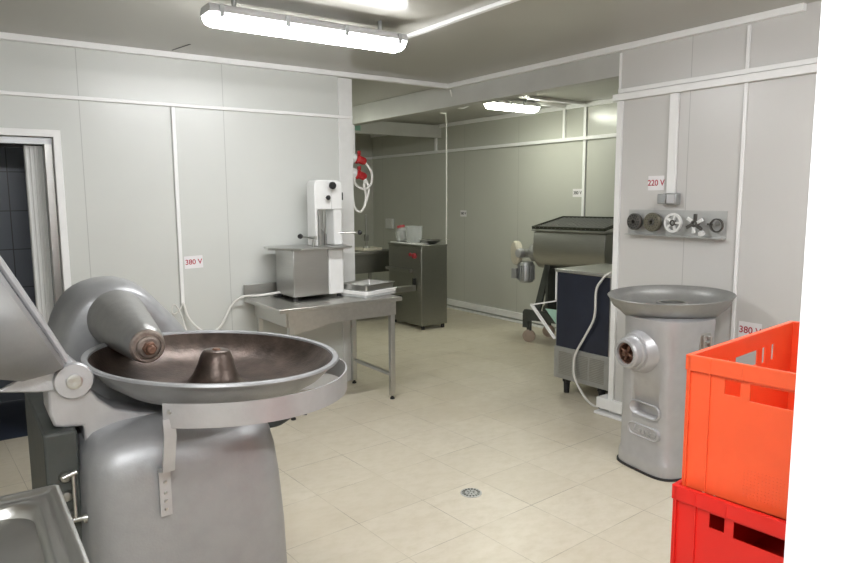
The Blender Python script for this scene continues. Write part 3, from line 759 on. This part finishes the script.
# three-spoke plate
o = thing('mincer_plate', 'bright spoked wheel-shaped plate in the middle of the rack', 'mincer plate', (XW-.045, 2.573, 1.36), 'mincer plates and knives on the rack')
cy_, cz_ = 2.573, 1.42; X0_ = XW-.055
MB().lathe([(.048, 0), (.062, 0), (.062, .018), (.048, .018)], (X0_, cy_, cz_), 40, (1, 0, 0), closed=True).done('outer_ring', 'bright', o)
mb = MB()
for i in range(5):
    an = 2*PI*i/5+.3; T = Matrix.Translation((X0_, cy_, cz_)) @ Matrix.Rotation(an, 4, 'X'); mb.box(.002, .016, -.006, .006, .008, .052, T)
mb.done('spokes', 'bright', o)
MB().lathe([(.010, 0), (.02, 0), (.02, .018), (.010, .018)], (X0_, cy_, cz_), 24, (1, 0, 0), closed=True).done('hub', 'platedk', o)
# cross knife
o = thing('mincer_knife', 'many-bladed steel mincer knife, second from the right on the rack', 'mincer knife', (XW-.05, 2.415, 1.36), 'mincer plates and knives on the rack')
cy_ = 2.415
MB().lathe([(.010, 0), (.022, 0), (.022, .03), (.010, .03)], (XW-.065, cy_, 1.42), 24, (1, 0, 0), closed=True).done('hub', 'platedk', o)
for i in range(6):
    an = 2*PI*i/6+.2; T = Matrix.Translation((XW-.065, cy_, 1.42)) @ Matrix.Rotation(an, 4, 'X')
    mb = MB(); mb.prism([(-.010, .016), (.010, .016), (.018, .058), (-.002, .062)], .002, .016, 'X', T); mb.done('blade', 'bright' if i % 2 else 'platedk', o, bevel=.002)
o = thing('mincer_knife', 'small bright knife lying on the rack shelf under the many-bladed knife', 'mincer knife', (XW-.035, 2.37, 1.338), 'mincer plates and knives on the rack')
MB().lathe([(.006, 0), (.022, 0), (.018, .016), (.006, .018)], (XW-.045, 2.37, 1.356), 20, (-.6, 0, .8), closed=True).done('disc', 'bright', o)
o = thing('mincer_ring', 'thin steel ring with inner hook at the right end of the rack', 'ring', (XW-.03, 2.285, 1.37), 'mincer plates and knives on the rack')
MB().lathe([(.035, 0), (.043, 0), (.043, .014), (.035, .014)], (XW-.035, 2.285, 1.412), 36, (1, 0, 0), closed=True).done('band', 'platedk', o)
MB().box(XW-.035, XW-.022, 2.285, 2.345, 1.412, 1.424).done('hook', 'platedk', o)

# ------------------------------------------------------------------ navy refrigeration unit behind the wall end
f_ = thing('cooling_unit', 'cooling unit with navy side panel and grey louvred base', 'cooling unit', (4.3, 3.5, 0))
fa = math.radians(2)
F = Matrix.Translation((3.985, 3.245, 0)) @ Matrix.Rotation(fa, 4, 'Z')   # local: x depth, y along face 0..0.48
def fb(*b):
    mb = MB(); mb.T = F; return mb.box(*b)
fb(.006, .62, -.05, .49, .125, .99).done('cabinet', 'galv', f_, bevel=.006)
fb(0, .008, -.03, .478, .385, .985).done('side_panel', 'blue', f_, bevel=.002)
fb(-.01, .64, -.06, .50, .99, 1.015).done('top', 'steel', f_, bevel=.005)
gr = fb(-.006, .006, -.05, .492, .125, .385)
gr.done('grille_plate', 'galv', f_, bevel=.003)
mb = MB(); mb.T = F
for i in range(14):
    z_ = .165+i*.0135
    for q in range(3): mb.box(-.009, -.006, -.005+q*.155, .13+q*.155, z_, z_+.0055)
mb.done('louvres', 'steeldk', f_, weld=False)
mb = MB(); mb.T = F; mb.box(-.004, .02, .48, .495, .76, .99); mb.done('edge_strip', 'white', f_)
for x, y in ((.05, .40), (.05, .05), (.55, .42), (.55, .06)):
    mb = MB(); mb.T = F; mb.lathe([(0, 0), (.022, 0), (.026, .09), (.034, .095), (.034, .125), (0, .125)], (x, y, 0), 20); mb.done('foot', 'rubber', f_)
mb = MB(); mb.T = F
mb.prism([(.492, .44), (.507, .43), (.772, .675), (.772, .692), (.755, .69)], .0, .02, 'X').prism([(.765, .69), (.49, .755), (.49, .745), (.755, .68)], .0, .012, 'X')
mb.done('flap_edge', 'trim', f_)
mb = MB(); mb.T = F; mb.prism([(.494, .54), (.494, .67), (.63, .665)], .03, .04, 'X'); mb.done('flap_sheet', 'green', f_)
mb = MB(); mb.T = F
mb.tube([(.25, -.05, 1.0245), (.10, -.04, 1.0245), (0, -.02, 1.022), (-.025, .03, .96), (-.035, .065, .88), (-.035, .075, .68), (-.03, .16, .52), (-.025, .25, .37), (-.03, .265, .27), (-.04, .24, .16), (-.06, .13, .05), (-.08, .03, .010), (-.06, -.04, .010)], .009)
tag(mb.done('appliance_cable', 'cable', loc=(4.0, 3.4, 0)), 'cream cable hanging down the navy side of the cooling unit', 'cable')
mb = MB(); mb.T = F; mb.lathe([(0, 0), (.03, .0), (.034, .02), (.02, .035), (0, .035)], (-.055, -.035, .001), 16)
tag(mb.done('floor_plug', 'rubber', loc=(3.95, 3.24, 0)), 'black plug lying on the floor by the right wall skirting', 'plug')

# ------------------------------------------------------------------ mixer in the back room
mx = thing('meat_mixer', 'steel trough mixer with grid lid behind the navy cooling unit', 'mixer', (5.3, 4.75, 0))
ma = math.radians(10)
# local frame: x = depth d, y = to the left (-w)
MXo = Matrix.Translation((5.10, 5.15, 0)) @ Matrix.Rotation(ma, 4, 'Z')
def mm(): 
    q = MB(); q.T = MXo; return q
Wt = .86
sec = [(.02, 1.22), (.0, 1.14), (-.005, 1.03), (.012, .94), (.05, .87), (.11, .825), (.19, .81), (.27, .825), (.33, .87), (.368, .94), (.38, 1.03), (.38, 1.22)]
mm().loft([[(p[0], y, p[1]) for p in sec] for y in (0, -Wt)]).done('trough', 'steeldk', mx, bevel=.01, ang=40)
mm().box(-.02, .60, -Wt-.01, .01, 1.222, 1.236).box(.39, .58, -Wt, 0, 1.12, 1.222).done('rim', 'steeldk', mx, bevel=.003)
# grid lid tilted up to the back
GT = Matrix.Translation((-.02, 0, 1.245)) @ Matrix.Rotation(math.radians(-9), 4, 'Y')
q = mm(); 
for b_ in ((0, .02, -Wt, 0, 0, .03), (.58, .60, -Wt, 0, 0, .03), (0, .6, -.02, 0, 0, .03), (0, .6, -Wt, -Wt+.02, 0, .03)): q.box(*b_, T=GT)
lid = q.done('grid_lid', 'grid', mx)
q = mm()
for i in range(1, 15): q.box(.0+.04*i, .008+.04*i, -Wt, 0, .008, .018, T=GT)
for i in range(1, 18): q.box(0, .6, -.05*i, -.05*i+.006, .010, .020, T=GT)
q.done('wires', 'castrough', lid, weld=False)
q = mm(); q.lathe([(0, 0), (.09, 0), (.10, .01), (.10, .08), (.085, .10), (0, .10)], (.14, 0, .98), 32, (0, 1, 0)).cyl((.14, .09, .97), (.12, .28, .96), .05); q.done('gearbox', 'castrough', mx)
q = mm(); q.lathe([(0, 0), (.125, 0), (.135, .015), (.135, .05), (.12, .07), (.05, .08), (0, .08)], (.13, .27, .965), 36, (-1, .75, 0)); q.done('drive_disc', 'cream', mx)
q = mm(); q.lathe([(0, 0), (.05, 0), (.055, .02), (.045, .06), (0, .07)], (.02, .155, .975), 24, (-1, .2, 0)); q.done('drive_cap', 'cast2', mx)
q = mm(); q.lathe([(0, 0), (.07, 0), (.085, .02), (.085, .20), (.07, .23), (0, .23)], (.12, .17, .645), 28)
for i in range(20):
    an = 2*PI*i/20; q.box(.082, .098, -.004, .004, .03, .19, Matrix.Translation((.12, .17, .645)) @ Matrix.Rotation(an, 4, 'Z'))
q.done('motor', 'galv', mx, weld=False)
q = mm(); q.box(.0, .06, .22, .285, .69, .80); q.done('terminal_box', 'cast', mx, bevel=.006)
q = mm(); q.lathe([(0, 0), (.012, 0), (.012, .05), (.03, .055), (.03, .07), (0, .07)], (.10, .02, 1.20), 16); q.done('tilt_knob', 'steeldk', mx)
q = mm(); q.prism([(-.12, .88), (-.19, .88), (-.06, .35), (.02, .35)], .06, .09, 'X', T=Matrix.Identity(4)); q.prism([(-.12, .88), (-.19, .88), (-.06, .35), (.02, .35)], .30, .33, 'X'); q.box(.06, .33, -.16, -.13, .35, .87); q.done('stand', 'dark', mx)
q = mm(); q.prism([(-.70, .88), (-.63, .88), (-.72, .35), (-.80, .35)], .06, .33, 'X'); q.done('stand', 'dark', mx)
q = mm(); q.prism([(.10, .36), (.12, .33), (.12, .16), (.05, .16), (.05, .24), (-.05, .25), (-.85, .25), (-.85, .36)], .0, .04, 'X').prism([(.10, .36), (.12, .33), (.12, .16), (.05, .16), (.05, .24), (-.05, .25), (-.85, .25), (-.85, .36)], .38, .42, 'X'); q.done('base_frame', 'dark', mx)
for (x, y) in ((.02, .045), (.40, .045), (.02, -.78), (.40, -.78)):
    q = mm(); q.lathe([(.0, -.018), (.06, -.018), (.07, -.012), (.07, .012), (.06, .018), (0, .018)], (x, y, .07), 28, (.9, .4, 0)); wh = q.done('castor', 'handle', mx)
    q = mm(); q.box(x-.012, x+.012, y-.025, y+.025, .13, .26); q.done('fork', 'dark', wh)

# ------------------------------------------------------------------ steel cabinet machine in the back room
cb = thing('steel_cabinet', 'dark grained steel machine cabinet with a red knob in the back room', 'machine cabinet', (4.68, 6.75, 0))
CX0, CX1, CY0, CY1, CZ = 4.52, 4.90, 6.40, 7.12, 1.0
MB().box(CX0, CX1, CY0, CY1, .05, CZ).done('cabinet', 'steelcab', cb, bevel=.006)
MB().box(CX0-.008, CX1+.005, CY0-.005, CY1+.005, CZ, CZ+.02).done('top', 'steelcab', cb, bevel=.004)
MB().box(CX0-.004, CX0, CY0+.02, CY1-.02, .80, .97).done('control_panel', 'steelcab', cb)
MB().lathe([(0, 0), (.035, 0), (.035, .012), (.028, .03), (0, .032)], (CX0-.003, CY0+.13, .89), 20, (-1, 0, 0)).done('red_knob', 'pink', cb)
MB().lathe([(0, 0), (.022, 0), (.018, .02), (0, .02)], (CX0-.003, CY0+.22, .90), 20, (-1, 0, 0)).done('red_button', 'pink', cb)
MB().box(CX0-.02, CX0, CY0+.12, CY0+.17, .52, .62).done('handle', 'black', cb, bevel=.004)
MB().box(CX0-.34, CX0-.01, CY0+.10, CY0+.16, .47, .54).done('outfeed_bar', 'steel', cb, bevel=.004)
MB().lathe([(0, 0), (.03, 0), (.03, .04), (0, .045)], (CX0-.26, CY0+.09, .42), 20, (-.3, -1, 0)).done('clamp_knob', 'black', cb)
MB().box(CX0-.05, CX0-.004, CY0+.18, CY1, .68, .72).done('ledge', 'steeldk', cb)
for x, y in ((CX0+.05, CY0+.05), (CX1-.04, CY0+.04), (CX0+.05, CY1-.05), (CX1-.05, CY1-.05)):
    MB().cyl((x, y, 0), (x, y, .052), .022).done('foot', 'rubber', cb)
zt = CZ+.02
tag(MB().prism(rrect(CX0+.0, CX0+.24, CY0+.10, CY1-.02, .03), zt, zt+.012).done('plastic_tray', 'board', loc=(CX0+.12, CY0+.35, zt), bevel=.004), 'white flat plastic tray on top of the steel cabinet', 'tray')
j = thing('plastic_jar', 'tilted clear jar with a red screw cap on the steel cabinet', 'jar', (4.64, 6.98, zt+.012))
ja = Vector((-.1, .18, 1)).normalized()
MB().lathe([(0, 0), (.07, 0), (.082, .012), (.082, .12), (.055, .155), (.055, .17), (0, .17)], (4.65, 6.97, zt+.018), 28, ja).done('jar_body', 'clear', j)
MB().lathe([(0, 0), (.05, 0), (.05, .028), (.045, .032), (0, .032)], Vector((4.65, 6.97, zt+.018))+ja*.17, 28, ja).done('cap', 'pink', j)
j = thing('plastic_tub', 'clear ribbed plastic tub right of the red-capped jar', 'tub', (4.65, 6.74, zt+.012))
MB().lathe([(0, 0), (.090, 0), (.098, .05), (.105, .19), (.110, .192), (.110, .20), (.101, .20), (.094, .05), (.085, .006), (0, .006)], (4.65, 6.74, zt+.013), 32).done('tub_body', 'clear', j)
j = thing('steel_bowl', 'small steel bowl on the right end of the steel cabinet', 'bowl', (4.72, 6.50, zt))
MB().lathe([(0, 0), (.05, 0), (.10, .025), (.125, .05), (.135, .052), (.135, .056), (.12, .054), (.095, .031), (.045, .007), (0, .007)], (4.75, 6.53, zt), 36).done('dish', 'steel', j)
MB().box(4.85, 4.97, 6.44, 6.465, zt+.048, zt+.054).done('bowl_handle', 'steel', j)
# low counter and items left of the cabinet
ct = thing('steel_counter', 'low steel counter partly hidden behind the white wall end', 'counter', (4.2, 7.9, 0))
MB().box(3.75, 4.75, 7.30, 7.95, .86, .90).done('counter_top', 'steeldk', ct, bevel=.004)
MB().box(3.80, 4.70, 7.36, 7.90, .62, .86).done('drawer_box', 'steelcab', ct, bevel=.004)
MB().box(3.80, 4.70, 7.36, 7.90, .12, .16).done('lower_shelf', 'steeldk', ct)
for x, y in ((3.79, 7.34), (4.71, 7.34), (3.79, 7.91), (4.71, 7.91)): MB().box(x-.018, x+.018, y-.018, y+.018, 0, .86).done('leg', 'steeldk', ct)
tag(MB().prism(rrect(4.33, 4.62, 7.42, 7.70, .02), .90, .93).done('wooden_board', 'cream', loc=(4.4, 7.6, .90), bevel=.003), 'pale board lying on the low steel counter', 'board')
po = thing('upright_stand', 'thin dark upright post standing on the low steel counter', 'post', (4.45, 7.55, .93))
MB().cyl((4.45, 7.55, .93), (4.45, 7.55, 1.36), .014).lathe([(0, 0), (.05, 0), (.045, .012), (0, .015)], (4.45, 7.55, .93), 24).done('post', 'steeldk', po)
MB().box(4.425, 4.475, 7.525, 7.575, 1.02, 1.10).done('clamp', 'steeldk', po, bevel=.004)

# ------------------------------------------------------------------ floor drain
dr = thing('floor_drain', 'round slotted metal drain set in the tiled floor', 'drain', (2.20, 2.66, 0))
MB().lathe([(0, .0005), (.058, .0005), (.058, .003), (.052, .004), (0, .004)], (2.20, 2.66, 0), 40).done('plate', 'rackplate', dr)
mb = MB()
for i in range(16):
    an = 2*PI*i/16; mb.box(.034, .050, -.005, .005, .0038, .0046, Matrix.Translation((2.20, 2.66, 0)) @ Matrix.Rotation(an, 4, 'Z'))
for i in range(6):
    an = 2*PI*i/6; mb.box(.010, .024, -.003, .003, .0038, .0046, Matrix.Translation((2.20, 2.66, 0)) @ Matrix.Rotation(an, 4, 'Z'))
mb.done('slots', 'grid', dr, weld=False)

# ------------------------------------------------------------------ camera, world, view
cam = bpy.data.cameras.new('camera'); co = bpy.data.objects.new('camera', cam); COL.objects.link(co)
cam.sensor_width = 36; cam.lens = 667.16/844*36; cam.clip_start = .02
yaw, pitch, roll = math.radians(54.736), math.radians(7.316), math.radians(-.29)
Fv = Vector((math.cos(yaw)*math.cos(pitch), math.sin(yaw)*math.cos(pitch), -math.sin(pitch)))
Rt = Vector((math.sin(yaw), -math.cos(yaw), 0)); Up = Rt.cross(Fv)
R2 = Rt*math.cos(roll)+Up*math.sin(roll); U2 = -Rt*math.sin(roll)+Up*math.cos(roll)
co.matrix_world = Matrix.Translation((0, 0, 1.6)) @ Matrix((R2, U2, -Fv)).transposed().to_4x4()
S.camera = co
wd = bpy.data.worlds.new('world'); S.world = wd; wd.use_nodes = True
wd.node_tree.nodes['Background'].inputs[0].default_value = (.8, .85, .9, 1)
wd.node_tree.nodes['Background'].inputs[1].default_value = .3
S.view_settings.view_transform = 'Standard'; S.view_settings.look = 'None'
S.view_settings.exposure = .32; S.view_settings.gamma = 1; S.view_settings.use_curve_mapping = False
